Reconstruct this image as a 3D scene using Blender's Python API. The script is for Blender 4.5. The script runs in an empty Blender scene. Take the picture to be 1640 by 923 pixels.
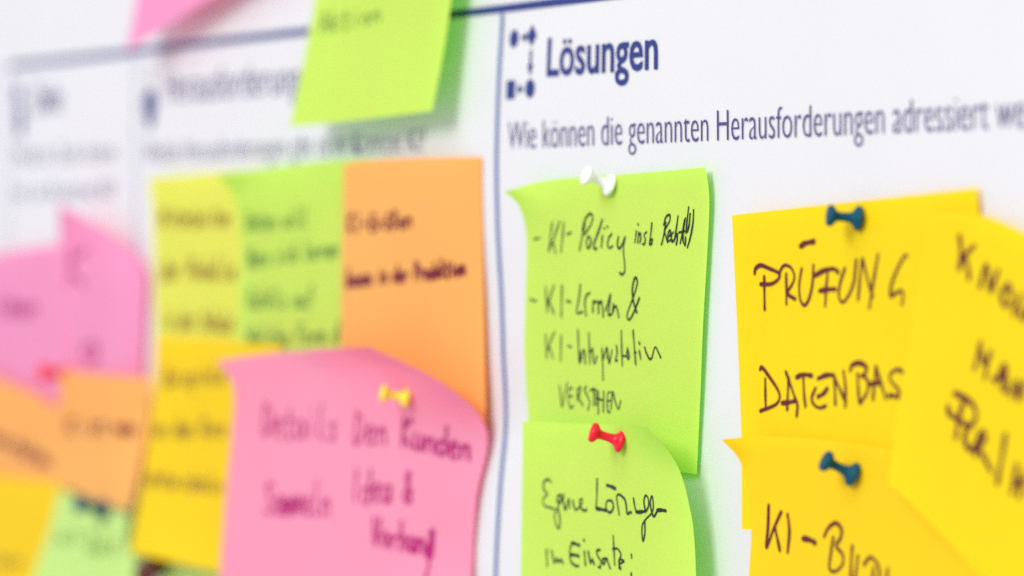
import bpy, math, random
import numpy as np
from mathutils import Vector, Matrix
from mathutils.bvhtree import BVHTree

# ------------------------------------------------------------------ camera, world, light, exposure
scene = bpy.context.scene
COL = scene.collection
F_PX, VPX, VPY = 5700.0, 3040.0, 99.0        # focal length and horizontal vanishing point, in pixels of a 1640 wide frame
DIST = 0.966
pitch = math.atan(VPY / F_PX)
head = math.atan(VPX / F_PX)
fwd = Vector((-math.cos(head) * math.cos(pitch), math.sin(head) * math.cos(pitch), -math.sin(pitch)))
right = Vector((math.sin(head), math.cos(head), 0))
up = right.cross(fwd)
CAM = -fwd * DIST
cd = bpy.data.cameras.new('camera')
cam = bpy.data.objects.new('camera', cd)
COL.objects.link(cam)
cam.matrix_world = Matrix(((right.x, up.x, -fwd.x, CAM.x), (right.y, up.y, -fwd.y, CAM.y),
                           (right.z, up.z, -fwd.z, CAM.z), (0, 0, 0, 1)))
cd.sensor_width = 36
cd.lens = 36 * F_PX / 1640
cd.clip_start, cd.clip_end = 0.02, 20
cd.dof.use_dof = True
cd.dof.focus_distance = 0.873
cd.dof.aperture_fstop = 7.0
cd.dof.aperture_blades = 0
scene.camera = cam

w = bpy.data.worlds.new('World')
scene.world = w
w.use_nodes = True
bg = w.node_tree.nodes['Background']
bg.inputs['Color'].default_value = (0.97, 0.94, 1.0, 1)
bg.inputs['Strength'].default_value = 0.62

def area(name, loc, size, power, color):
    l = bpy.data.lights.new(name, 'AREA')
    l.shape = 'RECTANGLE'
    l.size, l.size_y = size
    l.energy = power
    l.color = color
    o = bpy.data.objects.new(name, l)
    COL.objects.link(o)
    o.location = loc
    o.rotation_euler = (Vector((0, 0, 0)) - Vector(loc)).to_track_quat('-Z', 'Y').to_euler()
area('window_light', (1.15, -2.9, 1.5), (1.15, 1.15), 62, (1.0, 1.0, 0.985))
area('overhead_fill', (0.3, -1.4, 1.7), (1.6, 0.9), 10, (0.96, 0.98, 1.0))  # soft overhead fill, added to raise the general light level
area('lavender_fill', (-2.6, -1.0, 0.1), (0.9, 1.2), 3.6, (0.88, 0.70, 1.0))  # unseen fill lamp, added to tint the left of the board lavender

vs = scene.view_settings
vs.view_transform = 'Standard'
vs.look = 'None'
vs.exposure = 0.185
vs.gamma = 1.0
vs.use_curve_mapping = False
scene.cycles.max_bounces = 8
scene.cycles.use_denoising = False

# ------------------------------------------------------------------ helpers
def ray(px, py):
    return (fwd + right * ((px - 820) / F_PX) - up * ((py - 461.5) / F_PX)).normalized()

def W(px, py, lift=0.0):
    """point seen at a picture position, lift metres in front of the board"""
    d = ray(px, py)
    return CAM + d * ((-lift - CAM.y) / d.y)

def mesh_obj(name, verts, faces, mat, parent=None, smooth=True):
    me = bpy.data.meshes.new(name)
    me.from_pydata([tuple(v) for v in verts], [], faces)
    me.materials.append(mat)
    if smooth:
        me.polygons.foreach_set('use_smooth', [True] * len(me.polygons))
    me.update()
    o = bpy.data.objects.new(name, me)
    COL.objects.link(o)
    if parent:
        o.parent = parent
        o.matrix_parent_inverse = Matrix.Translation(parent.location).inverted()
    return o

def empty(name, loc, label, cat, group=None):
    o = bpy.data.objects.new(name, None)
    o.empty_display_size = 0.01
    COL.objects.link(o)
    o.location = loc
    o['label'] = label
    o['category'] = cat
    if group:
        o['group'] = group
    return o

def catmull(P, n):
    """P: (m, ...) array, resampled to n points by a Catmull-Rom curve"""
    P = np.asarray(P, float)
    m = len(P)
    if m == 2:
        t = np.linspace(0, 1, n).reshape((-1,) + (1,) * (P.ndim - 1))
        return P[0] * (1 - t) + P[1] * t
    Q = np.concatenate([[2 * P[0] - P[1]], P, [2 * P[-1] - P[-2]]])
    out = []
    for t in np.linspace(0, m - 1, n):
        i = min(int(t), m - 2)
        u = t - i
        a, b, c, d = Q[i], Q[i + 1], Q[i + 2], Q[i + 3]
        out.append(0.5 * ((2 * b) + (-a + c) * u + (2 * a - 5 * b + 4 * c - d) * u * u + (-a + 3 * b - 3 * c + d) * u ** 3))
    return np.array(out)

# ------------------------------------------------------------------ materials
def nodes_of(name):
    m = bpy.data.materials.new(name)
    m.use_nodes = True
    nt = m.node_tree
    for n in list(nt.nodes):
        nt.nodes.remove(n)
    out = nt.nodes.new('ShaderNodeOutputMaterial')
    return m, nt, out

def paper(name, col, transl=0.3, var=0.05, tcol=None, rough=0.75, bump=0.12):
    m, nt, out = nodes_of(name)
    N, L = nt.nodes, nt.links
    tc = N.new('ShaderNodeTexCoord')
    nz = N.new('ShaderNodeTexNoise')
    nz.inputs['Scale'].default_value = 900
    nz.inputs['Detail'].default_value = 4
    nz2 = N.new('ShaderNodeTexNoise')
    nz2.inputs['Scale'].default_value = 35
    nz2.inputs['Detail'].default_value = 3
    L.new(tc.outputs['Object'], nz.inputs['Vector'])
    L.new(tc.outputs['Object'], nz2.inputs['Vector'])
    add = N.new('ShaderNodeMath')
    add.operation = 'ADD'
    L.new(nz.outputs['Fac'], add.inputs[0])
    L.new(nz2.outputs['Fac'], add.inputs[1])
    mr = N.new('ShaderNodeMapRange')
    mr.inputs['From Min'].default_value = 0.6
    mr.inputs['From Max'].default_value = 1.4
    mr.inputs['To Min'].default_value = 1 - var
    mr.inputs['To Max'].default_value = 1 + var
    L.new(add.outputs[0], mr.inputs['Value'])
    mul = N.new('ShaderNodeVectorMath')
    mul.operation = 'SCALE'
    mul.inputs[0].default_value = col
    L.new(mr.outputs['Result'], mul.inputs['Scale'])
    pb = N.new('ShaderNodeBsdfPrincipled')
    pb.inputs['Roughness'].default_value = rough
    pb.inputs['Specular IOR Level'].default_value = 0.25
    L.new(mul.outputs[0], pb.inputs['Base Color'])
    bp = N.new('ShaderNodeBump')
    bp.inputs['Strength'].default_value = bump
    bp.inputs['Distance'].default_value = 0.0003
    L.new(nz.outputs['Fac'], bp.inputs['Height'])
    L.new(bp.outputs['Normal'], pb.inputs['Normal'])
    if transl > 0:
        tr = N.new('ShaderNodeBsdfTranslucent')
        tr.inputs['Color'].default_value = tuple(tcol or col) + (1,)
        mx = N.new('ShaderNodeMixShader')
        mx.inputs['Fac'].default_value = transl
        L.new(pb.outputs[0], mx.inputs[1])
        L.new(tr.outputs[0], mx.inputs[2])
        L.new(mx.outputs[0], out.inputs['Surface'])
    else:
        L.new(pb.outputs[0], out.inputs['Surface'])
    return m

def plain(name, col, rough=0.6, spec=0.3, coat=0.0, sss=0.0, metal=0.0):
    m, nt, out = nodes_of(name)
    N, L = nt.nodes, nt.links
    pb = N.new('ShaderNodeBsdfPrincipled')
    nz = N.new('ShaderNodeTexNoise')
    nz.inputs['Scale'].default_value = 400
    mr = N.new('ShaderNodeMapRange')
    mr.inputs['To Min'].default_value = 0.88
    mr.inputs['To Max'].default_value = 1.12
    L.new(nz.outputs['Fac'], mr.inputs['Value'])
    mul = N.new('ShaderNodeVectorMath')
    mul.operation = 'SCALE'
    mul.inputs[0].default_value = col
    L.new(mr.outputs['Result'], mul.inputs['Scale'])
    L.new(mul.outputs[0], pb.inputs['Base Color'])
    pb.inputs['Roughness'].default_value = rough
    pb.inputs['Specular IOR Level'].default_value = spec
    pb.inputs['Coat Weight'].default_value = coat
    pb.inputs['Metallic'].default_value = metal
    if sss:
        pb.inputs['Subsurface Weight'].default_value = sss
        pb.inputs['Subsurface Scale'].default_value = 0.001
    L.new(pb.outputs[0], out.inputs['Surface'])
    return m

M_POSTER = paper('poster_paper', (0.685, 0.695, 0.70), 0, 0.012, rough=0.5, bump=0.05)
M_WALL = plain('wall_paint', (0.7, 0.7, 0.7), 0.9)
LIME = paper('green_paper', (0.80, 0.94, 0.16), 0.39, 0.035, (0.12, 0.85, 0.03))
LIME2 = paper('light_green_paper', (0.68, 0.93, 0.29), 0.29, 0.035, (0.25, 0.88, 0.06))
LEMON = paper('lemon_paper', (0.85, 0.87, 0.12), 0.29, 0.035, (0.8, 0.85, 0.03))
GOLD = paper('golden_yellow_paper', (1.0, 0.79, 0.006), 0.29, 0.045, (0.95, 0.45, 0.0))
GOLD2 = paper('amber_yellow_paper', (1.0, 0.745, 0.010), 0.29, 0.04, (0.95, 0.42, 0.0))
PINK = paper('pink_paper', (1.0, 0.38, 0.55), 0.29, 0.035, (0.98, 0.05, 0.18))
PINK2 = paper('light_pink_paper', (1.0, 0.44, 0.74), 0.39, 0.035, (0.98, 0.03, 0.15))
ORANGE = paper('orange_paper', (1.0, 0.53, 0.14), 0.29, 0.035, (0.98, 0.22, 0.02))
INK = plain('marker_ink', (0.004, 0.004, 0.008), 0.5)
INK_BROWN = plain('dark_red_marker_ink', (0.10, 0.002, 0.004), 0.5)
INK_SOFT = plain('green_note_ink', (0.13, 0.25, 0.04), 0.6)
INK_PINK = plain('pink_note_ink', (0.42, 0.006, 0.15), 0.6)
INK_OCHRE = plain('yellow_note_ink', (0.30, 0.17, 0.008), 0.6)
INK_RED = plain('dark_red_note_ink', (0.16, 0.006, 0.02), 0.6)
NAVY = plain('navy_print', (0.016, 0.035, 0.20), 0.6)
SLATE = plain('slate_blue_print', (0.10, 0.16, 0.40), 0.6)
PRINT = plain('violet_grey_print', (0.075, 0.055, 0.22), 0.6)

# ------------------------------------------------------------------ wall and poster
wave_pts = [(-120, -0.3), (20, -0.4), (120, 0.5), (250, 1.1), (365, 0.8), (480, -0.2), (567, -0.6), (675, -1.3), (783, 0.4), (916, 1.5), (1010, 0.9), (1150, -0.3)]
_wz = np.array([W(801, y).z for y, _ in wave_pts])[::-1]
_wv = np.array([v for _, v in wave_pts])[::-1] * 0.001
_cz = catmull(np.stack([_wz, _wv], 1), 300)
_zo = np.argsort(_cz[:, 0])
_czx, _czy = _cz[_zo, 0], _cz[_zo, 1]
X_DIV = W(801, 461).x
def wave(x, z):
    a = math.exp(-((x - X_DIV) / 0.045) ** 2)
    base = float(np.interp(z, _czx, _czy))
    return a * base + (1 - a) * 0.00035 * math.sin(x * 31 + z * 17) + 0.00025 * math.sin(z * 47 - x * 22)

x0, x1, z0, z1 = -0.62, 0.62, -0.36, 0.36
wl = mesh_obj('wall', [(-2, 0.012, -1.5), (2, 0.012, -1.5), (2, 0.012, 1.5), (-2, 0.012, 1.5)], [(0, 1, 2, 3)], M_WALL, smooth=False)
wl['kind'] = 'structure'
nx, nz = 260, 150
pv = []
for j in range(nz + 1):
    for i in range(nx + 1):
        x = x0 + (x1 - x0) * i / nx
        z = z0 + (z1 - z0) * j / nz
        pv.append((x, -wave(x, z), z))
pf = [(j * (nx + 1) + i, j * (nx + 1) + i + 1, (j + 1) * (nx + 1) + i + 1, (j + 1) * (nx + 1) + i) for j in range(nz) for i in range(nx)]
poster = empty('poster', (0, 0, 0), 'large white workshop poster printed in navy with headings, ruled columns and questions', 'poster')
mesh_obj('sheet', pv, pf, M_POSTER, poster)

def on_poster(x, z, h=0.00025):
    return Vector((x, -wave(x, z) - h, z))

def print_strip(name, pts, width, mat, h=0.00025):
    """ruled line through world (x, z) points"""
    P = catmull(pts, 90)
    V, Fc = [], []
    for i, p in enumerate(P):
        a, b = P[max(i - 1, 0)], P[min(i + 1, len(P) - 1)]
        t = (b - a) / np.linalg.norm(b - a)
        nrm = np.array([-t[1], t[0]]) * width / 2
        V.append(on_poster(*(p + nrm), h))
        V.append(on_poster(*(p - nrm), h))
    for i in range(len(P) - 1):
        Fc.append((2 * i, 2 * i + 1, 2 * i + 3, 2 * i + 2))
    return mesh_obj(name, V, Fc, mat, poster)

def xz(px, py):
    p = W(px, py)
    return (p.x, p.z)

# header rule (thick) and the column rules
a, b = xz(17, 106), xz(931, -1)
sl = (b[1] - a[1]) / (b[0] - a[0])
print_strip('header_rule', [a, (b[0] + 0.3, b[1] + 0.3 * sl)], 0.0021, NAVY)
def vline(px, y0, y1, wd, mat):
    a = xz(px, y0); b = xz(px + 0, y1)
    print_strip('column_rule', [a, (a[0], (a[1] + b[1]) / 2), (a[0], b[1])], wd, mat, 0.0003)
vline(803, 22, 1100, 0.0017, SLATE)
vline(217, 88, 1100, 0.0006, SLATE)
vline(16, 108, 1100, 0.0006, SLATE)

def print_text(txt, p0, p1, cap_px, mat, name='printed_text', bold=0.0, cap=None):
    cu = bpy.data.curves.new('t', 'FONT')
    cu.body = txt
    cu.size = 1
    cu.offset = bold
    cu.resolution_u = 3
    to = bpy.data.objects.new('t', cu)
    COL.objects.link(to)
    dg = bpy.context.evaluated_depsgraph_get()
    me = bpy.data.meshes.new_from_object(to.evaluated_get(dg))
    V = np.array([v.co[:] for v in me.vertices])
    Fc = [tuple(p.vertices) for p in me.polygons]
    bpy.data.objects.remove(to)
    bpy.data.curves.remove(cu)
    bpy.data.meshes.remove(me)
    ax, az = xz(*p0); bx, bz = xz(*p1)
    capw = xz(p0[0], p0[1] - cap_px)[1] - az
    mnx, mxx = V[:, 0].min(), V[:, 0].max()
    k = (bx - ax) / (mxx - mnx)
    kz = capw / 0.715
    V[:, 1] = np.interp(V[:, 1], [-0.3, 0.0, 0.449, 0.682, 0.9], [-0.34, 0.0, 0.515, 0.715, 0.93])   # taller lower case
    out = []
    for v in V:
        X = (v[0] - mnx) * k
        out.append(on_poster(ax + X, az + X / (bx - ax) * (bz - az) + v[1] * kz, 0.0003))
    o = mesh_obj(name, out, Fc, mat, poster, smooth=False)
    o['label'] = 'printed words «%s» in navy' % txt
    return o

print_text('Lösungen', (880, 122), (1055, 110), 60, NAVY, 'heading_text', 0.012)
print_text('Wie können die genannten Herausforderungen adressiert werden?', (821, 240), (1741, 201), 45, PRINT, 'question_text', -0.013)
print_text('Herausforderungen', (268, 165), (512, 148), 49, PRINT, 'heading_text', -0.012)
print_text('Welche Herausforderungen gibt es im Kontext KI?', (232, 262), (682, 244), 34, PRINT, 'question_text', -0.020)
print_text('Ziele', (54, 180), (98, 177), 42, PRINT, 'heading_text', 0.0)
print_text('Welche Ziele haben', (24, 264), (186, 257), 28, PRINT, 'question_text', -0.022)
print_text('wir im Kontext KI?', (24, 322), (186, 318), 28, PRINT, 'question_text', -0.022)

def poly_print(name, polys, mat=NAVY):
    """printed icon: each polygon as list of world (x,z)"""
    V, Fc = [], []
    for P in polys:
        s = len(V)
        V += [on_poster(x, z, 0.0003) for x, z in P]
        Fc.append(tuple(range(s, s + len(P))))
    return mesh_obj(name, V, Fc, mat, poster, smooth=False)
def oval(px, py, r):
    c = xz(px, py)
    return [(c[0] + r * math.cos(t * math.tau / 24), c[1] + r * math.sin(t * math.tau / 24)) for t in range(24)]
def shape(px, py, pts):
    c = xz(px, py)
    return [(c[0] + x * .001, c[1] + z * .001) for x, z in pts]
arrow = [(-2.6, -.55), (.3, -.55), (.3, -1.7), (2.6, 0), (.3, 1.7), (.3, .55), (-2.6, .55)]
poly_print('flow_icon', [
    oval(824, 62, .0024), shape(841, 60, [(x * .58, z) for x, z in arrow]),
    shape(853, 57, [(-2.7, 0), (0, -2.9), (2.7, 0), (0, 2.9)]),
    shape(853, 101, [(z * .9, -x * 1.35) for x, z in arrow][::-1]),
    oval(854, 142, .0025), shape(838, 143, [(-x * .58, z) for x, z in arrow][::-1]),
    shape(823, 144, [(-2.3, -2.5), (2.3, -2.5), (2.3, 2.5), (-2.3, 2.5)])])
poly_print('flash_icon', [
    shape(241, 172, [(0, -8.5), (3.4, -4.2), (5.4, 0), (5.4, 2.8), (3.4, 5.2), (-3.4, 5.2), (-5.4, 2.8), (-5.4, 0), (-3.4, -4.2)]),
    shape(241, 146, [(-2.6, -.8), (2.6, -.8), (2.6, .8), (-2.6, .8)]),
    shape(242, 118, [(-.4, -4), (.4, -4), (.4, 3.4), (-.4, 3.4)])])
poly_print('person_icon', [oval(31, 152, .0036), shape(34, 188, [(-3.2, -6.5), (2.2, -6.5), (3.8, 3.6), (-3.8, 3.6)]),
                           shape(32, 208, [(-1.0, -2.6), (1.0, -2.6), (.8, 2), (-.8, 2)])])

# ------------------------------------------------------------------ sticky notes
NOTES = {}
def note(key, label, mat, grid, group, n=30):
    """grid: rows (top to bottom) of (px, py, lift in mm)"""
    G = np.array([[list(W(p[0], p[1], p[2] * 0.001)) for p in r] for r in grid])
    A = catmull(G, n)                                   # down the rows
    B = catmull(A.transpose(1, 0, 2), n).transpose(1, 0, 2)
    c = Vector(B.reshape(-1, 3).mean(0))
    e = empty('sticky_note', c, label, 'sticky note', group)
    V = B.reshape(-1, 3)
    Fc = [(j * n + i, (j + 1) * n + i, (j + 1) * n + i + 1, j * n + i + 1) for j in range(n - 1) for i in range(n - 1)]
    mesh_obj('paper', V, Fc, mat, e)
    NOTES[key] = (e, BVHTree.FromPolygons([tuple(v) for v in V], Fc), mat)
    return e

def hit(key, px, py):
    d = ray(px, py)
    loc, nrm, _, _ = NOTES[key][1].ray_cast(CAM, d)
    if loc is None:
        return None, None
    if nrm.dot(d) > 0:
        nrm = -nrm
    return loc, nrm

GR = 'sticky notes pinned and stuck over the poster'
# --- third column
note('g_up', 'bright green note with four handwritten lines under the white pushpin', LIME, [
    [(808, 307, 10), (872, 290, 4), (965, 282, 2.2), (1055, 275, 1.8), (1130, 268, 2.2)],
    [(832, 332, 6), (890, 330, 3.4), (970, 326, 2.2), (1057, 320, 1.9), (1136, 318, 1.6)],
    [(843, 385, 3.2), (895, 384, 3), (974, 382, 2.4), (1056, 378, 2.2), (1133, 400, 1.4)],
    [(841, 490, 3.2), (900, 492, 3), (978, 494, 2.8), (1052, 498, 2.6), (1126, 520, 1.8)],
    [(840, 580, 3.2), (900, 585, 3), (978, 592, 2.8), (1050, 603, 2.6), (1122, 625, 1.8)],
    [(850, 730, 3.5), (908, 735, 3), (982, 742, 2.8), (1050, 750, 2.6), (1116, 760, 1.8)]], GR)
note('g_low', 'pale green note held by the red pushpin, its right corner curling up', LIME, [
    [(837, 675, 9), (885, 677, 6.5), (940, 679, 6), (992, 680, 9), (1037, 684, 19)],
    [(837, 720, 8.2), (885, 724, 6.5), (945, 730, 6), (1015, 738, 8), (1083, 742, 11)],
    [(836, 780, 8), (890, 785, 7), (955, 790, 6.8), (1030, 800, 8), (1104, 810, 8.5)],
    [(835, 850, 8), (890, 856, 7.4), (955, 862, 7.4), (1035, 870, 8), (1113, 880, 8)],
    [(833, 1010, 9), (890, 1018, 8.5), (958, 1028, 8.5), (1038, 1040, 9), (1118, 1050, 9)]], GR)
note('y_up', 'golden yellow note reading PRÜFUNG DATENBAS under the upper blue pushpin', GOLD, [
    [(1172, 345, 3.5), (1260, 335, 2.4), (1360, 324, 2.2), (1470, 312, 2.5), (1565, 301, 1.6)],
    [(1177, 450, 2.8), (1265, 444, 2.4), (1366, 438, 2.2), (1475, 428, 2.5), (1572, 418, 2.0)],
    [(1182, 560, 2.8), (1270, 556, 2.4), (1370, 552, 2.4), (1478, 546, 2.5), (1576, 540, 2.2)],
    [(1187, 700, 3.2), (1272, 700, 2.8), (1372, 700, 2.8), (1480, 700, 2.8), (1576, 700, 3)],
    [(1188, 848, 4), (1272, 852, 3.4), (1372, 856, 3.2), (1480, 860, 3.2), (1574, 864, 3.4)]], GR)
note('y_low', 'golden yellow note reading KI and a word starting BIL under the lower blue pushpin', GOLD2, [
    [(1156, 704, 12), (1225, 699, 6.4), (1335, 706, 4.6), (1450, 724, 4.4), (1575, 745, 4.4)],
    [(1188, 746, 7.6), (1245, 750, 5.6), (1345, 766, 4.8), (1455, 784, 4.4), (1578, 805, 4.4)],
    [(1203, 835, 6.2), (1262, 842, 5.6), (1350, 856, 5.2), (1460, 876, 4.6), (1580, 896, 4.6)],
    [(1199, 930, 6.6), (1262, 938, 6), (1350, 952, 5.8), (1462, 972, 5.6), (1582, 992, 5.6)],
    [(1196, 1080, 8), (1262, 1092, 7), (1352, 1110, 7), (1464, 1130, 7), (1584, 1150, 7)]], GR)
note('y_right', 'tilted golden yellow note cut off by the right edge of the picture, reading FÜR', GOLD, [
    [(1488, 343, 3.2), (1535, 341, 3.3), (1590, 350, 3.6), (1690, 396, 5), (1790, 436, 6)],
    [(1473, 442, 3.3), (1528, 452, 3.8), (1592, 480, 4.2), (1690, 520, 5), (1790, 560, 6)],
    [(1455, 562, 4.2), (1518, 590, 4.8), (1590, 620, 5.2), (1690, 665, 5.4), (1790, 705, 6)],
    [(1436, 670, 5.6), (1510, 712, 5.8), (1592, 760, 6), (1690, 810, 6), (1790, 860, 7)],
    [(1423, 772, 7.6), (1502, 850, 7.6), (1582, 932, 7.8), (1690, 1010, 8), (1790, 1090, 8)]], GR)
# --- above the header rule
note('g_top', 'green note hanging down over the header rule from the top edge', LIME, [
    [(532, -190, 3), (590, -196, 3), (660, -203, 3), (742, -212, 3)],
    [(520, -90, 6), (580, -96, 6), (652, -103, 6), (736, -112, 6)],
    [(503, 10, 9), (568, 5, 7), (642, -2, 6.5), (724, -10, 6.5)],
    [(484, 108, 11.5), (552, 103, 9.5), (628, 95, 8.5), (710, 86, 8)],
    [(464, 203, 14), (534, 197, 12), (612, 188, 11), (692, 178, 10.5)]], GR)
note('p_top', 'pink note with only its lower corner showing at the top edge', PINK2, [
    [(262, -260, 3), (340, -285, 3), (420, -310, 3), (520, -340, 3)],
    [(240, -130, 8), (322, -160, 7), (405, -190, 6), (505, -225, 5)],
    [(218, 0, 10), (300, -45, 9), (385, -95, 8), (490, -140, 7)],
    [(203, 82, 14), (282, 32, 11), (372, -22, 9), (480, -80, 7)]], GR)
# --- second column
note('l_mid', 'lemon yellow note with three blurred lines, left of the green note', LEMON, [
    [(238, 286, 5), (298, 281, 3.5), (360, 276, 3), (420, 272, 2.8)],
    [(243, 330, 3.5), (300, 328, 3), (365, 326, 2.8), (425, 324, 2.6)],
    [(247, 430, 3.2), (303, 432, 2.9), (368, 434, 2.6), (430, 436, 2.4)],
    [(250, 600, 3.4), (305, 604, 3), (370, 608, 2.6), (430, 612, 2.4)]], GR)
note('g_mid', 'green note with four blurred lines between the lemon and orange notes', LIME, [
    [(348, 281, 13), (440, 268, 6.5), (520, 259, 5), (592, 254, 4.5)],
    [(376, 318, 7.5), (446, 312, 5.8), (526, 304, 4.8), (600, 300, 4.4)],
    [(386, 400, 5), (452, 398, 4.8), (530, 396, 4.6), (604, 394, 4.2)],
    [(380, 500, 5.5), (452, 500, 5), (530, 500, 4.6), (604, 500, 4.4)],
    [(380, 640, 5.5), (452, 640, 5), (530, 640, 5), (604, 640, 5)]], GR)
note('orange', 'orange note with two dark blurred lines beside the column rule', ORANGE, [
    [(550, 263, 6.4), (600, 256, 6), (690, 253, 5.5), (771, 252, 1.8)],
    [(548, 380, 7), (604, 378, 6.2), (692, 376, 5.4), (773, 376, 1.5)],
    [(546, 500, 7.5), (606, 500, 6.8), (694, 500, 5.4), (775, 500, 1.3)],
    [(548, 690, 8), (608, 690, 7), (696, 690, 5.4), (778, 690, 1.4)]], GR)
note('gold_mid', 'golden yellow note under the lemon one, partly hidden by the big pink note', GOLD2, [
    [(249, 540, 6.5), (310, 543, 6), (380, 548, 6), (450, 552, 6)],
    [(246, 630, 7), (306, 634, 6.5), (378, 638, 6), (450, 642, 6)],
    [(230, 760, 10), (292, 768, 8), (368, 778, 7), (446, 788, 6.5)],
    [(208, 886, 16), (276, 900, 13), (356, 917, 10), (440, 935, 8)]], GR)
note('pink_big', 'large pink note held by the yellow pushpin, its right corner curling forward', PINK, [
    [(348, 578, 22), (408, 569, 17.5), (470, 563, 15), (532, 558, 17), (592, 556, 24)],
    [(374, 622, 18.5), (450, 612, 14), (530, 605, 12), (610, 606, 14), (708, 614, 15)],
    [(371, 700, 17), (460, 692, 13), (545, 690, 11.5), (650, 694, 9), (779, 688, 2.2)],
    [(361, 800, 17.5), (455, 800, 14), (545, 800, 12.5), (650, 800, 9), (763, 800, 2.2)],
    [(352, 925, 19), (450, 930, 16), (540, 935, 14.5), (645, 935, 10.5), (755, 930, 3.2)],
    [(345, 1040, 20), (445, 1045, 18), (535, 1050, 17), (640, 1050, 17), (750, 1050, 9)]], GR)
note('g_hidden', 'green note just showing under the golden yellow note at the bottom edge', LIME2, [
    [(262, 878, 3.2), (330, 888, 3), (400, 897, 3)],
    [(262, 950, 3.2), (330, 955, 3), (400, 960, 3)],
    [(258, 1040, 3.2), (326, 1044, 3), (398, 1048, 3)]], GR)
# --- first column
note('pink_far', 'light pink note at the left edge with a blurred word, behind the peaked one', PINK2, [
    [(-60, 418, 4), (0, 407, 3.5), (60, 397, 3.5), (130, 390, 3)],
    [(-62, 540, 4), (0, 535, 3.5), (60, 530, 3.5), (130, 525, 3)],
    [(-64, 690, 4), (0, 690, 3.5), (60, 690, 3.5), (130, 690, 3)]], GR)
note('pink_peak', 'light pink note whose pointed corner peaks above its neighbours on the left', PINK2, [
    [(94, 327, 14), (135, 350, 8.5), (180, 378, 6.5), (222, 414, 2.5)],
    [(96, 400, 8), (138, 412, 6.5), (184, 426, 6.0), (234, 446, 1.6)],
    [(98, 500, 6.5), (142, 510, 6), (188, 515, 5.8), (232, 520, 1.2)],
    [(100, 670, 6.5), (144, 670, 6), (186, 670, 5.8), (226, 670, 1.2)]], GR)
note('orange_far', 'orange note in the lower left with a blurred slanting line of writing', ORANGE, [
    [(-60, 585, 8), (-5, 606, 7.5), (48, 628, 7.5), (118, 668, 7.2)],
    [(-62, 680, 8), (-5, 690, 7.5), (48, 700, 7.5), (112, 725, 7.2)],
    [(-64, 760, 9), (-8, 766, 8.5), (48, 774, 8.5), (104, 790, 8)]], GR)
note('orange_near', 'orange note below the red pushpin with one blurred line of writing', ORANGE, [
    [(97, 594, 12), (140, 598, 9.5), (188, 602, 9), (243, 606, 5)],
    [(92, 690, 10), (134, 698, 9.5), (178, 704, 9.5), (232, 706, 6)],
    [(84, 772, 12), (122, 788, 12), (162, 804, 13), (208, 816, 15)]], GR)
note('gold_far', 'golden yellow note in the lower left corner of the picture', GOLD2, [
    [(-70, 750, 11), (-15, 760, 10.5), (40, 768, 10.5), (104, 776, 10)],
    [(-74, 850, 11), (-20, 856, 10.5), (30, 862, 10.5), (78, 868, 10)],
    [(-90, 980, 11), (-40, 985, 10.5), (0, 990, 10.5), (42, 995, 10)]], GR)
note('g_far', 'light green note near the lower left, held by the blurred blue pushpin', LIME2, [
    [(94, 784, 13.5), (132, 798, 12.5), (168, 812, 12.4), (206, 826, 12.4)],
    [(78, 850, 13.5), (116, 862, 13), (158, 872, 12.6), (203, 874, 12.4)],
    [(40, 960, 14), (100, 972, 13), (165, 980, 12.6), (240, 925, 12.4)]], GR)

# ------------------------------------------------------------------ ink
layer = [0]
def ink(key, strokes, width, mat, zoom=None, word='handwriting'):
    """strokes: polylines in picture positions (or in a zoom: x0, y0, scale)"""
    V, Fc = [], []
    e = NOTES[key][0]
    for st in strokes:
        P = np.array(st, float)
        if zoom:
            P = np.array([zoom[0], zoom[1]]) + P / zoom[2]
        seglen = np.abs(np.diff(P, axis=0)).sum()
        n = max(6, int(seglen / 3) + 3 * len(P))
        P = catmull(P, n)
        pts = []
        for p in P:
            loc, nr = hit(key, p[0], p[1])
            if loc is not None:
                pts.append((loc, nr))
        if len(pts) < 2:
            continue
        layer[0] = (layer[0] + 1) % 12
        off = 0.00012 + layer[0] * 0.000006
        pos = [p for p, _ in pts]
        m = len(pos)
        s0 = len(V)
        rows = []
        for i in range(m):
            a, b = pos[max(i - 1, 0)], pos[min(i + 1, m - 1)]
            t = (b - a)
            if t.length < 1e-9:
                t = Vector((1, 0, 0))
            t.normalize()
            nr = pts[i][1]
            s = nr.cross(t).normalized()
            u = i / (m - 1)
            wd = width * (0.86 + 0.14 * math.sin(u * 7 + len(V))) / 2
            rows.append((pos[i] + nr * off, s * wd, t, nr))
        # rounded ends
        c, s, t, nr = rows[0]
        cap0 = [(c - t * s.length * .75, s * .55)]
        c, s, t, nr = rows[-1]
        cap1 = [(c + t * s.length * .75, s * .55)]
        seq = cap0 + [(c, s) for c, s, _, _ in rows] + cap1
        for c, s in seq:
            V.append(c + s)
            V.append(c - s)
        for i in range(len(seq) - 1):
            k = s0 + 2 * i
            Fc.append((k, k + 1, k + 3, k + 2))
    if V:
        mesh_obj(word, V, Fc, mat, e, smooth=False)

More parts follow.
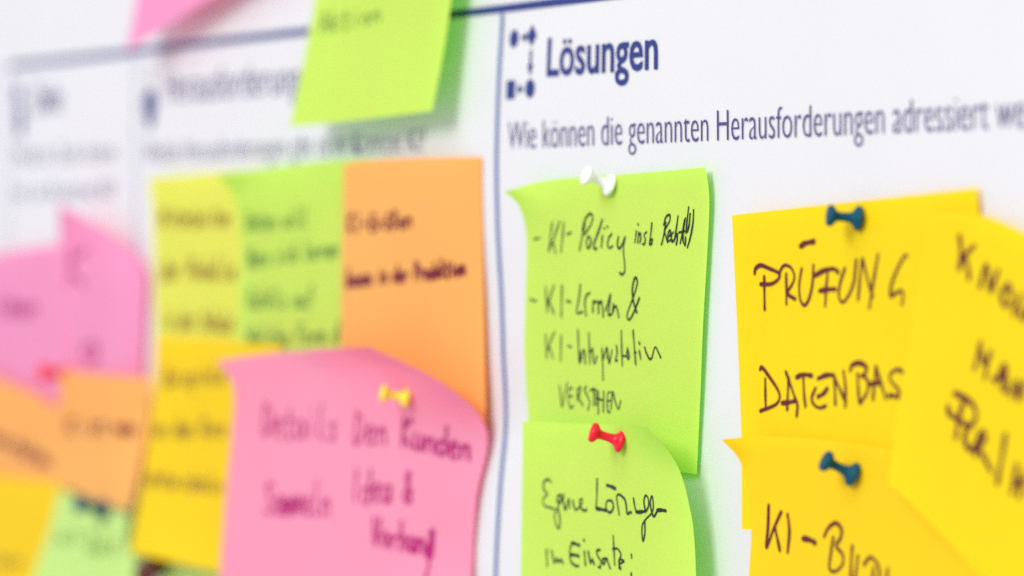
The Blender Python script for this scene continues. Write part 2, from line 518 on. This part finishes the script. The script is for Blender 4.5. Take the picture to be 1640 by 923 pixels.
ZA = (790, 250, 4.013)
ink('g_up', [[(262, 537), (282, 530), (300, 528)]], 0.00064, INK, ZA)
ink('g_up', [[(382, 425), (370, 510), (358, 614)], [(428, 420), (398, 510), (362, 600)], [(384, 540), (392, 580), (401, 630)],
             [(455, 425), (447, 520), (437, 620)], [(474, 505), (505, 492)]], 0.00068, INK, ZA)
ink('g_up', [[(592, 430), (575, 510), (556, 608)], [(574, 478), (592, 410), (622, 372), (641, 388), (630, 440), (588, 505)],
             [(612, 515), (602, 550), (608, 592), (624, 580), (630, 540), (614, 515)],
             [(650, 560), (682, 480), (704, 405), (682, 470), (652, 560), (652, 596), (668, 594)],
             [(704, 512), (697, 585)], [(714, 462), (717, 470)],
             [(764, 500), (744, 528), (736, 572), (748, 592), (768, 580)], [(733, 452), (738, 458)],
             [(806, 520), (800, 570), (812, 596), (832, 566), (850, 520), (838, 600), (846, 690), (846, 742), (830, 762), (815, 752)]], 0.00074, INK, ZA)
ink('g_up', [[(922, 482), (912, 555)], [(932, 436), (934, 446)], [(938, 490), (930, 560)], [(934, 515), (948, 496), (950, 530), (945, 560)],
             [(988, 488), (972, 508), (980, 538), (972, 568), (962, 566)], [(1022, 430), (1015, 500), (1006, 565)], [(1008, 552), (1024, 532), (1022, 562), (1008, 572)]], 0.00064, INK, ZA)
ink('g_up', [[(1112, 425), (1100, 500), (1084, 570)], [(1096, 445), (1112, 392), (1136, 380), (1134, 420), (1104, 482), (1112, 520), (1122, 556)],
             [(1124, 525), (1142, 500), (1136, 478), (1124, 505), (1126, 548), (1140, 540)], [(1160, 488), (1146, 515), (1150, 552), (1160, 540)],
             [(1190, 385), (1178, 470), (1164, 552)], [(1170, 530), (1186, 498), (1184, 540), (1178, 570)], [(1232, 408), (1218, 490), (1204, 562)], [(1196, 492), (1232, 482)],
             [(1238, 398), (1224, 480), (1222, 540), (1234, 578)], [(1258, 328), (1248, 420), (1240, 498)], [(1238, 520), (1238, 572)],
             [(1290, 345), (1286, 430), (1270, 520), (1250, 590)], [(1268, 370), (1262, 440), (1250, 490)]], 0.00068, INK, ZA)
ZB = (790, 440, 3.549)
ink('g_up', [[(210, 138), (228, 148), (245, 150)], [(300, 68), (303, 140), (310, 215)], [(347, 60), (326, 125), (306, 195)], [(314, 142), (330, 180), (346, 222)],
             [(392, 60), (390, 150), (388, 240)], [(418, 150), (442, 156)]], 0.00074, INK, ZB)
ink('g_up', [[(497, 55), (488, 140), (476, 216), (510, 212)], [(552, 103), (532, 118), (522, 160), (526, 205), (530, 236)],
             [(570, 150), (568, 215)], [(569, 172), (582, 152), (592, 158)], [(600, 150), (600, 222)], [(602, 170), (616, 152), (624, 190), (627, 240)],
             [(640, 205), (656, 150), (668, 110), (664, 160), (656, 225), (672, 228)], [(684, 165), (678, 222), (692, 182), (704, 190), (716, 246)]], 0.00074, INK, ZB)
ink('g_up', [[(818, 218), (800, 160), (792, 90), (802, 30), (814, 18), (820, 50), (804, 110), (778, 180), (762, 232), (774, 257), (798, 220), (832, 134)]], 0.00082, INK, ZB)
ink('g_up', [[(300, 340), (302, 400), (305, 476)], [(351, 325), (330, 370), (306, 440)], [(318, 405), (330, 440), (341, 476)], [(388, 345), (386, 420), (385, 490)], [(425, 404), (446, 412)]], 0.00064, INK, ZB)
ZJ = (860, 530, 6.59)
ink('g_up', [[(435, -10), (442, 160), (450, 342)], [(456, 215), (462, 330), (490, 205), (508, 230), (512, 345)], [(550, 18), (556, 180), (563, 348)], [(552, 215), (584, 212), (590, 180)],
             [(590, 190), (596, 290), (610, 348), (636, 270)], [(688, 180), (696, 340), (700, 522)], [(702, 300), (738, 180), (748, 240), (742, 290)], [(752, 230), (766, 342), (796, 200)],
             [(840, 154), (850, 230), (830, 314), (852, 312)], [(893, -5), (897, 180), (904, 372)], [(906, 264), (956, 270)], [(960, 184), (950, 262), (968, 300), (976, 262), (958, 184)],
             [(1018, -5), (1032, 180), (1046, 356)], [(1030, 232), (1052, 228)], [(1079, 115), (1090, 146)], [(1084, 206), (1098, 298)],
             [(1138, 172), (1160, 240), (1192, 298), (1218, 280), (1236, 200), (1256, 172), (1280, 220), (1310, 285)]], 0.00067, INK, ZJ)
ink('g_up', [[(240, 578), (254, 700), (268, 802), (294, 680), (320, 552)], [(376, 606), (344, 612), (334, 700), (346, 794), (368, 812), (386, 788)], [(338, 690), (380, 692)],
             [(430, 612), (428, 740)], [(430, 625), (462, 590), (460, 650), (444, 705), (490, 790)], [(526, 584), (506, 620), (540, 700), (560, 762), (540, 836)],
             [(562, 632), (600, 612), (642, 634)], [(600, 620), (604, 790)], [(626, 650), (628, 770), (636, 780)], [(652, 640), (650, 878)], [(708, 640), (704, 856)], [(626, 716), (652, 720), (706, 738)],
             [(776, 646), (750, 664), (744, 760), (752, 852), (776, 856)], [(748, 742), (774, 736)], [(784, 830), (800, 644), (832, 760), (864, 826), (886, 738)]], 0.00060, INK, ZJ)
ZI = (860, 750, 5.336)
ink('g_low', [[(122, 120), (95, 95), (62, 120), (60, 180), (90, 222), (55, 262), (65, 320), (110, 335), (150, 350)],
              [(212, 228), (180, 240), (178, 290), (205, 290), (214, 245), (182, 330), (152, 400), (166, 480), (188, 516), (200, 450), (184, 350)],
              [(232, 222), (228, 290), (246, 356), (262, 300), (276, 262), (282, 340)], [(308, 275), (322, 335), (342, 356), (385, 305), (388, 264), (368, 275), (374, 330), (400, 362), (430, 356)]], 0.00067, INK, ZI)
ink('g_low', [[(517, 90), (515, 220), (508, 345)], [(640, 276), (602, 282), (592, 340), (624, 380), (654, 344), (650, 292), (622, 274)],
              [(706, 400), (694, 320), (684, 245), (706, 225), (750, 262), (764, 310), (776, 390), (802, 372), (812, 386)],
              [(828, 256), (838, 320), (852, 376)], [(930, 372), (916, 290), (928, 236), (950, 252), (956, 320), (934, 370)],
              [(1028, 372), (1000, 412), (980, 360), (970, 290), (984, 240), (994, 280), (990, 370), (930, 440), (900, 500), (907, 622), (924, 560), (924, 460)]], 0.00074, INK, ZI)
ink('g_low', [[(508, 345), (550, 352), (590, 362)], [(600, 146), (638, 158), (674, 176)], [(852, 376), (890, 374), (926, 368)], [(1028, 360), (1066, 358), (1104, 364)]], 0.00108, INK, ZI)
ink('g_low', [[(84, 690), (90, 838)], [(126, 702), (140, 770), (152, 812), (168, 770), (184, 802), (206, 782), (226, 816)],
              [(300, 640), (284, 700), (290, 790), (328, 832), (360, 836)], [(408, 710), (418, 830)], [(402, 608), (407, 624)],
              [(442, 712), (460, 812), (474, 778), (492, 822)], [(542, 700), (514, 704), (520, 750), (546, 790), (544, 848), (526, 842)],
              [(592, 768), (562, 782), (572, 822), (600, 772), (608, 800), (628, 858)], [(654, 575), (660, 700), (667, 830)],
              [(650, 690), (694, 692), (720, 742), (700, 800)], [(710, 776), (748, 796), (704, 822), (720, 862), (702, 852)],
              [(809, 738), (812, 766)], [(808, 894), (811, 962)]], 0.00074, INK, ZI)
ink('g_low', [[(298, 638), (330, 646), (366, 660)], [(290, 740), (326, 742), (360, 752)]], 0.00102, INK, ZI)
ZD = (1140, 280, 3.844)
ink('y_up', [[(548, 441), (580, 422), (632, 412)]], 0.00157, INK_BROWN, ZD)
ink('y_up', [[(266, 610), (272, 578), (304, 558), (350, 575), (414, 606), (414, 640), (370, 672), (302, 674)]], 0.00115, INK_BROWN, ZD)
ink('y_up', [[(325, 625), (326, 720), (328, 830)], [(416, 632), (424, 590), (450, 558), (488, 572), (510, 622), (500, 668), (472, 716), (476, 742), (516, 766)], [(459, 608), (461, 700), (461, 797)],
             [(555, 578), (540, 680), (546, 768), (570, 804), (598, 770), (620, 680), (628, 556)],
             [(715, 605), (706, 700), (700, 810)], [(820, 578), (792, 670), (784, 745), (804, 786), (840, 750), (876, 660), (891, 524)],
             [(926, 520), (914, 640), (902, 772)], [(930, 520), (960, 640), (992, 752)], [(1026, 488), (1000, 640), (972, 822)],
             [(1206, 500), (1190, 500), (1150, 570), (1110, 670), (1102, 742), (1120, 740), (1166, 714), (1180, 740), (1172, 802)]], 0.00104, INK_BROWN, ZD)
ink('y_up', [[(636, 622), (690, 592), (750, 580), (780, 600)], [(664, 716), (710, 708), (764, 704)]], 0.00133, INK_BROWN, ZD)
ZE = (1140, 500, 3.55)
ink('y_up', [[(276, 328), (288, 315), (332, 372), (376, 440), (388, 488), (362, 528), (278, 563)], [(305, 378), (306, 460), (308, 546)],
             [(422, 340), (444, 400), (468, 470), (488, 525), (484, 592)], [(438, 372), (434, 460), (430, 556)],
             [(522, 375), (526, 460), (534, 540)], [(592, 432), (570, 488), (584, 528), (616, 545), (650, 534)],
             [(698, 366), (702, 450), (704, 526)], [(694, 360), (730, 440), (766, 516)], [(750, 334), (762, 430), (760, 542)],
             [(830, 350), (834, 430), (840, 512)], [(868, 360), (890, 400), (884, 458), (844, 520)],
             [(936, 308), (928, 400), (918, 496)], [(936, 308), (962, 400), (992, 492)],
             [(1086, 342), (1060, 326), (1020, 348), (1016, 385), (1050, 428), (1080, 468), (1086, 492)]], 0.00104, INK_BROWN, ZE)
ink('y_up', [[(400, 518), (440, 514), (480, 504)], [(482, 372), (520, 356), (570, 362)], [(604, 380), (650, 360), (696, 358)], [(604, 482), (634, 466), (660, 434)],
             [(788, 334), (800, 302), (840, 290), (880, 312), (872, 350), (850, 366)], [(904, 410), (950, 402)], [(1008, 474), (1046, 478), (1086, 486)]], 0.00133, INK_BROWN, ZE)
ZF = (1140, 680, 3.797)
ink('y_low', [[(348, 490), (344, 620), (335, 748), (376, 640), (424, 532)], [(384, 620), (400, 690), (416, 766)], [(463, 545), (474, 650), (463, 780)]], 0.00115, INK_BROWN, ZF)
ink('y_low', [[(556, 694), (594, 700), (631, 720)]], 0.00153, INK_BROWN, ZF)
ink('y_low', [[(684, 682), (712, 628), (756, 600), (790, 638), (784, 692), (758, 738), (796, 790), (798, 845), (768, 886), (734, 894), (716, 866), (726, 780), (740, 688)],
              [(856, 740), (850, 830), (845, 940)], [(890, 798), (884, 860), (876, 960), (930, 968)], [(928, 852), (964, 808), (1002, 838), (1020, 890), (1012, 960)], [(986, 868), (976, 960)], [(1073, 874), (1062, 960)]], 0.00110, INK_BROWN, ZF)
ZG = (1400, 280, 2.883)
ink('y_right', [[(395, 280), (402, 350), (393, 436)], [(464, 328), (418, 376), (394, 434)], [(424, 378), (434, 430), (440, 484)],
                [(490, 518), (518, 416), (530, 470), (541, 534), (574, 442)], [(620, 508), (590, 552), (600, 600), (626, 598), (638, 552), (618, 506)],
                [(684, 552), (664, 600), (644, 652)], [(650, 622), (668, 620), (690, 670), (720, 600)]], 0.00144, INK_BROWN, ZG)
ink('y_right', [[(494, 772), (480, 830), (464, 896)], [(490, 790), (508, 872), (540, 818), (528, 860), (512, 940)], [(560, 960), (604, 876), (612, 1000)]], 0.00134, INK_BROWN, ZG)
ZH = (1400, 600, 2.858)
ink('y_right', [[(546, 26), (576, 14), (602, 8)], [(596, -10), (590, 74)], [(622, 102), (656, 32), (660, 112), (684, 64), (700, 30)]], 0.00144, INK_BROWN, ZH)
ink('y_right', [[(368, 86), (420, 110), (460, 150), (464, 208), (430, 246)], [(412, 118), (388, 200), (374, 290)], [(338, 146), (346, 180), (386, 206), (424, 232)],
                [(430, 242), (414, 288), (434, 340), (464, 328), (474, 290)], [(462, 372), (478, 282), (502, 264), (506, 300), (478, 326), (508, 386), (538, 444)],
                [(602, 278), (584, 390), (564, 497)], [(656, 412), (642, 480), (630, 544)], [(636, 506), (690, 478)], [(690, 450), (678, 500), (664, 566)]], 0.00155, INK_BROWN, ZH)

# a loose handwriting alphabet for the notes that are out of focus
HW = {
 'a': [[(.7, .9), (.2, .9), (.1, .3), (.5, 0), (.75, .9), (.8, 0)]], 'b': [[(.15, 1.9), (.1, 0), (.6, 0), (.7, .7), (.15, .8)]], 'c': [[(.75, .9), (.2, .8), (.15, .1), (.8, .1)]],
 'd': [[(.7, .8), (.15, .7), (.2, 0), (.7, .2), (.75, 1.9), (.75, 0)]], 'e': [[(.1, .4), (.7, .6), (.5, 1), (.1, .6), (.3, 0), (.8, .1)]], 'f': [[(.8, 1.8), (.45, 1.7), (.4, -.6)], [(.1, .9), (.8, .9)]],
 'g': [[(.7, .9), (.15, .7), (.3, .1), (.7, .8), (.7, -.7), (.2, -.6)]], 'h': [[(.15, 1.9), (.1, 0)], [(.12, .6), (.6, .9), (.7, 0)]], 'i': [[(.4, .9), (.4, 0)], [(.4, 1.35), (.45, 1.45)]],
 'k': [[(.15, 1.9), (.1, 0)], [(.7, 1), (.15, .5), (.75, 0)]], 'l': [[(.3, 1.9), (.3, .1), (.6, 0)]], 'm': [[(.05, .9), (.1, 0)], [(.1, .6), (.35, .9), (.4, 0), (.7, .9), (.85, 0)]],
 'n': [[(.1, .9), (.1, 0)], [(.1, .6), (.6, .9), (.75, 0)]], 'o': [[(.4, .95), (.1, .5), (.4, 0), (.75, .5), (.4, .95)]], 'p': [[(.1, .9), (.1, -.9)], [(.1, .8), (.7, .8), (.6, .1), (.1, .1)]],
 'r': [[(.15, .9), (.15, 0)], [(.15, .6), (.7, .9)]], 's': [[(.7, .9), (.2, .8), (.6, .4), (.5, 0), (.1, .05)]], 't': [[(.4, 1.6), (.4, 0), (.7, .1)], [(.1, 1), (.75, 1)]],
 'u': [[(.1, .9), (.2, 0), (.6, .1), (.7, .9), (.75, 0)]], 'v': [[(.1, .9), (.4, 0), (.75, .9)]], 'w': [[(.05, .9), (.25, 0), (.45, .8), (.65, 0), (.9, .9)]], 'z': [[(.1, .9), (.7, .9), (.15, 0), (.8, 0)]],
 'ö': [[(.4, .95), (.1, .5), (.4, 0), (.75, .5), (.4, .95)], [(.2, 1.4), (.7, 1.45)]], 'ß': [[(.15, -.3), (.15, 1.5), (.6, 1.6), (.4, .9), (.75, .4), (.3, 0)]], 'ü': [[(.1, .9), (.2, 0), (.6, .1), (.7, .9), (.75, 0)], [(.2, 1.4), (.7, 1.45)]],
 'A': [[(.05, 0), (.4, 1.8), (.8, 0)], [(.2, .7), (.65, .7)]], 'B': [[(.15, 1.8), (.15, 0), (.7, .3), (.6, .9), (.2, .95), (.65, 1.3), (.5, 1.8), (.15, 1.8)]], 'D': [[(.15, 1.8), (.15, 0), (.7, .5), (.7, 1.3), (.1, 1.8)]],
 'E': [[(.75, 1.8), (.15, 1.7), (.15, 0), (.8, 0)], [(.15, .9), (.6, .9)]], 'F': [[(.8, 1.8), (.15, 1.7), (.1, 0)], [(.15, .9), (.6, .9)]], 'G': [[(.8, 1.6), (.2, 1.6), (.1, .2), (.7, 0), (.75, .8), (.4, .8)]],
 'I': [[(.4, 1.8), (.4, 0)]], 'K': [[(.15, 1.8), (.12, 0)], [(.8, 1.8), (.15, .9), (.8, 0)]], 'L': [[(.2, 1.8), (.15, 0), (.8, 0)]], 'M': [[(.05, 0), (.15, 1.8), (.45, .6), (.75, 1.8), (.85, 0)]],
 'P': [[(.15, 1.8), (.15, 0)], [(.05, 1.7), (.7, 1.6), (.6, .9), (.15, .9)]], 'S': [[(.8, 1.6), (.2, 1.6), (.3, 1), (.7, .6), (.5, 0), (.05, .2)]], 'V': [[(.05, 1.8), (.4, 0), (.8, 1.8)]],
 'W': [[(.05, 1.8), (.25, 0), (.45, 1.4), (.65, 0), (.9, 1.8)]], 'Z': [[(.1, 1.8), (.8, 1.8), (.1, 0), (.8, 0)]], '-': [[(.1, .6), (.7, .6)]], '&': [[(.8, 0), (.2, 1.3), (.5, 1.7), (.5, 1.1), (.1, .3), (.5, 0), (.8, .7)]]}
rng = random.Random(5)
def write(key, text, p0, p1, xh, width, mat):
    n = len(text)
    st = []
    for i, ch in enumerate(text):
        if ch == ' ':
            continue
        dy = rng.uniform(-.1, .1)
        for s in HW[ch]:
            q = []
            for x, y in s:
                u = (i + x) / n
                q.append((p0[0] + (p1[0] - p0[0]) * u + (y * xh * .06), p0[1] + (p1[1] - p0[1]) * u - (y + dy) * xh))
            st.append(q)
    ink(key, st, width, mat)

write('g_top', 'Aktion', (512, 54), (612, 36), 17.7, 0.00102, INK_SOFT)
write('l_mid', 'Mitarbeiter', (256, 362), (372, 360), 15.34, 0.00153, INK_OCHRE)
write('l_mid', 'der Modelle', (258, 446), (378, 446), 17.7, 0.00153, INK_OCHRE)
write('l_mid', 'in der Schule', (262, 524), (374, 530), 16.52, 0.00153, INK_OCHRE)
write('g_mid', 'Daten will', (394, 370), (494, 360), 16.52, 0.00120, INK_SOFT)
write('g_mid', 'Wann sich lernen', (396, 428), (542, 410), 16.52, 0.00120, INK_SOFT)
write('g_mid', 'Gehölz auf', (396, 492), (502, 490), 16.52, 0.00120, INK_SOFT)
write('g_mid', 'Welche Form d', (396, 556), (544, 548), 17.7, 0.00128, INK_SOFT)
write('orange', 'KI-Größen', (556, 372), (662, 364), 15.34, 0.00128, INK_RED)
write('orange', 'bauen in der Produktion', (555, 458), (746, 440), 14.16, 0.00153, INK_RED)
write('gold_mid', 'Beispiele', (262, 618), (362, 612), 16.52, 0.00153, INK_OCHRE)
write('gold_mid', 'an den Kurs', (246, 698), (364, 698), 15.34, 0.00170, INK_OCHRE)
write('gold_mid', 'entwickeln', (234, 776), (358, 790), 15.34, 0.00170, INK_OCHRE)
write('pink_big', 'Details', (420, 696), (542, 704), 28.32, 0.00120, INK_PINK)
write('pink_big', 'Den', (566, 712), (622, 712), 28.32, 0.00120, INK_PINK)
write('pink_big', 'Kunden', (642, 714), (756, 738), 24.78, 0.00145, INK_PINK)
write('pink_big', 'Sammeln', (424, 824), (530, 824), 28.32, 0.00145, INK_PINK)
write('pink_big', 'Idea &', (562, 802), (662, 806), 28.32, 0.00128, INK_PINK)
write('pink_big', 'Vorhand', (596, 872), (696, 892), 23.6, 0.00153, INK_PINK)
ink('pink_big', [[(690, 850), (688, 900), (682, 925)]], 0.00144, INK_PINK)
write('pink_peak', 'K', (104, 462), (146, 462), 35.4, 0.00170, INK_PINK)
write('pink_peak', 'a', (132, 582), (160, 582), 30.68, 0.00188, INK_PINK)
write('pink_far', 'Ideen', (-10, 506), (62, 504), 17.7, 0.00188, INK_PINK)
write('orange_near', 'K', (106, 694), (124, 694), 14.16, 0.00170, INK_RED)
write('orange_near', 'ist neu', (134, 694), (218, 696), 14.16, 0.00170, INK_RED)
write('orange_far', 'verstehen', (-24, 704), (84, 752), 15.34, 0.00188, INK_RED)
write('g_far', 'mit', (92, 868), (128, 870), 14.16, 0.00120, INK_SOFT)
write('g_far', 'Zeit', (140, 882), (188, 890), 14.16, 0.00153, INK_SOFT)
write('gold_far', 'am', (-10, 905), (40, 910), 14.16, 0.00153, INK_OCHRE)

# ------------------------------------------------------------------ pushpins
P_TEAL = plain('teal_plastic', (0.0005, 0.072, 0.12), 0.5, 0.2, 0.0)
P_RED = plain('red_plastic', (0.85, 0.004, 0.03), 0.4, 0.35, 0.1, 0.0)
P_WHITE = plain('white_plastic', (0.90, 0.91, 0.88), 0.33, 0.5, 0.2, 0.2)
P_YELLOW = plain('yellow_plastic', (0.95, 0.78, 0.02), 0.33, 0.5, 0.2, 0.1)
P_BROWN = plain('dark_brown_blob', (0.10, 0.012, 0.008), 0.35, 0.5, 0.2)
STEEL = plain('steel', (0.6, 0.6, 0.62), 0.25, 0.5, 0, 0, 1.0)
prof = [(0.01, 0.02), (2.2, 0.05), (2.75, 0.25), (2.95, 0.6), (2.9, 1.0), (2.55, 1.4), (1.9, 1.75), (1.42, 2.2), (1.2, 2.8), (1.1, 3.6),
        (1.08, 4.6), (1.15, 5.4), (1.45, 5.9), (2.05, 6.25), (2.4, 6.55), (2.55, 6.95), (2.5, 7.4), (2.25, 7.7), (1.2, 7.85), (0.01, 7.88)]
def lathe(name, pr, mat, parent, seg=36):
    V, Fc = [], []
    for r, t in pr:
        for k in range(seg):
            a = math.tau * k / seg
            V.append((r * math.cos(a) * .001, r * math.sin(a) * .001, t * .001))
    for i in range(len(pr) - 1):
        for k in range(seg):
            k2 = (k + 1) % seg
            Fc.append((i * seg + k, i * seg + k2, (i + 1) * seg + k2, (i + 1) * seg + k))
    Fc.append(tuple(range(seg))[::-1])
    Fc.append(tuple((len(pr) - 1) * seg + k for k in range(seg)))
    me = bpy.data.meshes.new(name)
    me.from_pydata(V, [], Fc)
    me.materials.append(mat)
    me.polygons.foreach_set('use_smooth', [True] * len(me.polygons))
    o = bpy.data.objects.new(name, me)
    COL.objects.link(o)
    o.parent = parent
    return o
def pin(key, head_px, base_px, mat, label, k=1.0):
    loc, _ = hit(key, *base_px)
    if loc is None:
        loc = W(base_px[0], base_px[1], 0.006)
    lift = -loc.y
    base_c = W(base_px[0], base_px[1], lift + 0.0008)
    head_c = W(head_px[0], head_px[1], lift + 0.0071 * k)
    ax = (head_c - base_c).normalized()
    e = empty('pushpin', base_c - ax * 0.0008, label, 'pushpin', 'pushpins holding the notes')
    e.rotation_mode = 'QUATERNION'
    e.rotation_quaternion = ax.to_track_quat('Z', 'Y')
    s = k * (head_c - base_c).length / 0.0063 / k
    e.scale = (k, k, k)
    lathe('handle', [(r, t * min(max(s, .9), 1.15)) for r, t in prof], mat, e)
    lathe('needle', [(0.02, -9.0), (0.45, -7.5), (0.5, 0.5)], STEEL, e, 10)
pin('g_up', (939.5, 281.5), (976, 296), P_WHITE, 'white pushpin through the top edge of the green note', 1.0)
pin('g_low', (951, 693), (994, 707), P_RED, 'red pushpin in sharp focus on the pale green note', 1.0)
pin('y_up', (1329, 345.5), (1374, 350), P_TEAL, 'blue pushpin above the word PRÜFUNG on the yellow note', 0.98)
pin('y_low', (1322.5, 738.5), (1366, 760), P_TEAL, 'blue pushpin below the word DATENBAS, head tipped up', 0.98)
pin('pink_big', (613, 630), (650, 637), P_YELLOW, 'yellow pushpin on the large pink note', 0.98)
pin('pink_peak', (74, 597), (104, 603), P_RED, 'blurred red pushpin above the orange note at the far left', 1.25)
pin('g_far', (132, 808), (165, 816), P_TEAL, 'blurred blue pushpin on the light green note at the far left', 1.25)
pin('g_hidden', (226, 925), (250, 903), P_BROWN, 'blurred dark brown blob shaped as a pushpin at the bottom edge beside the golden note', 1.5)  # pin form added in place of an unidentified dark blob
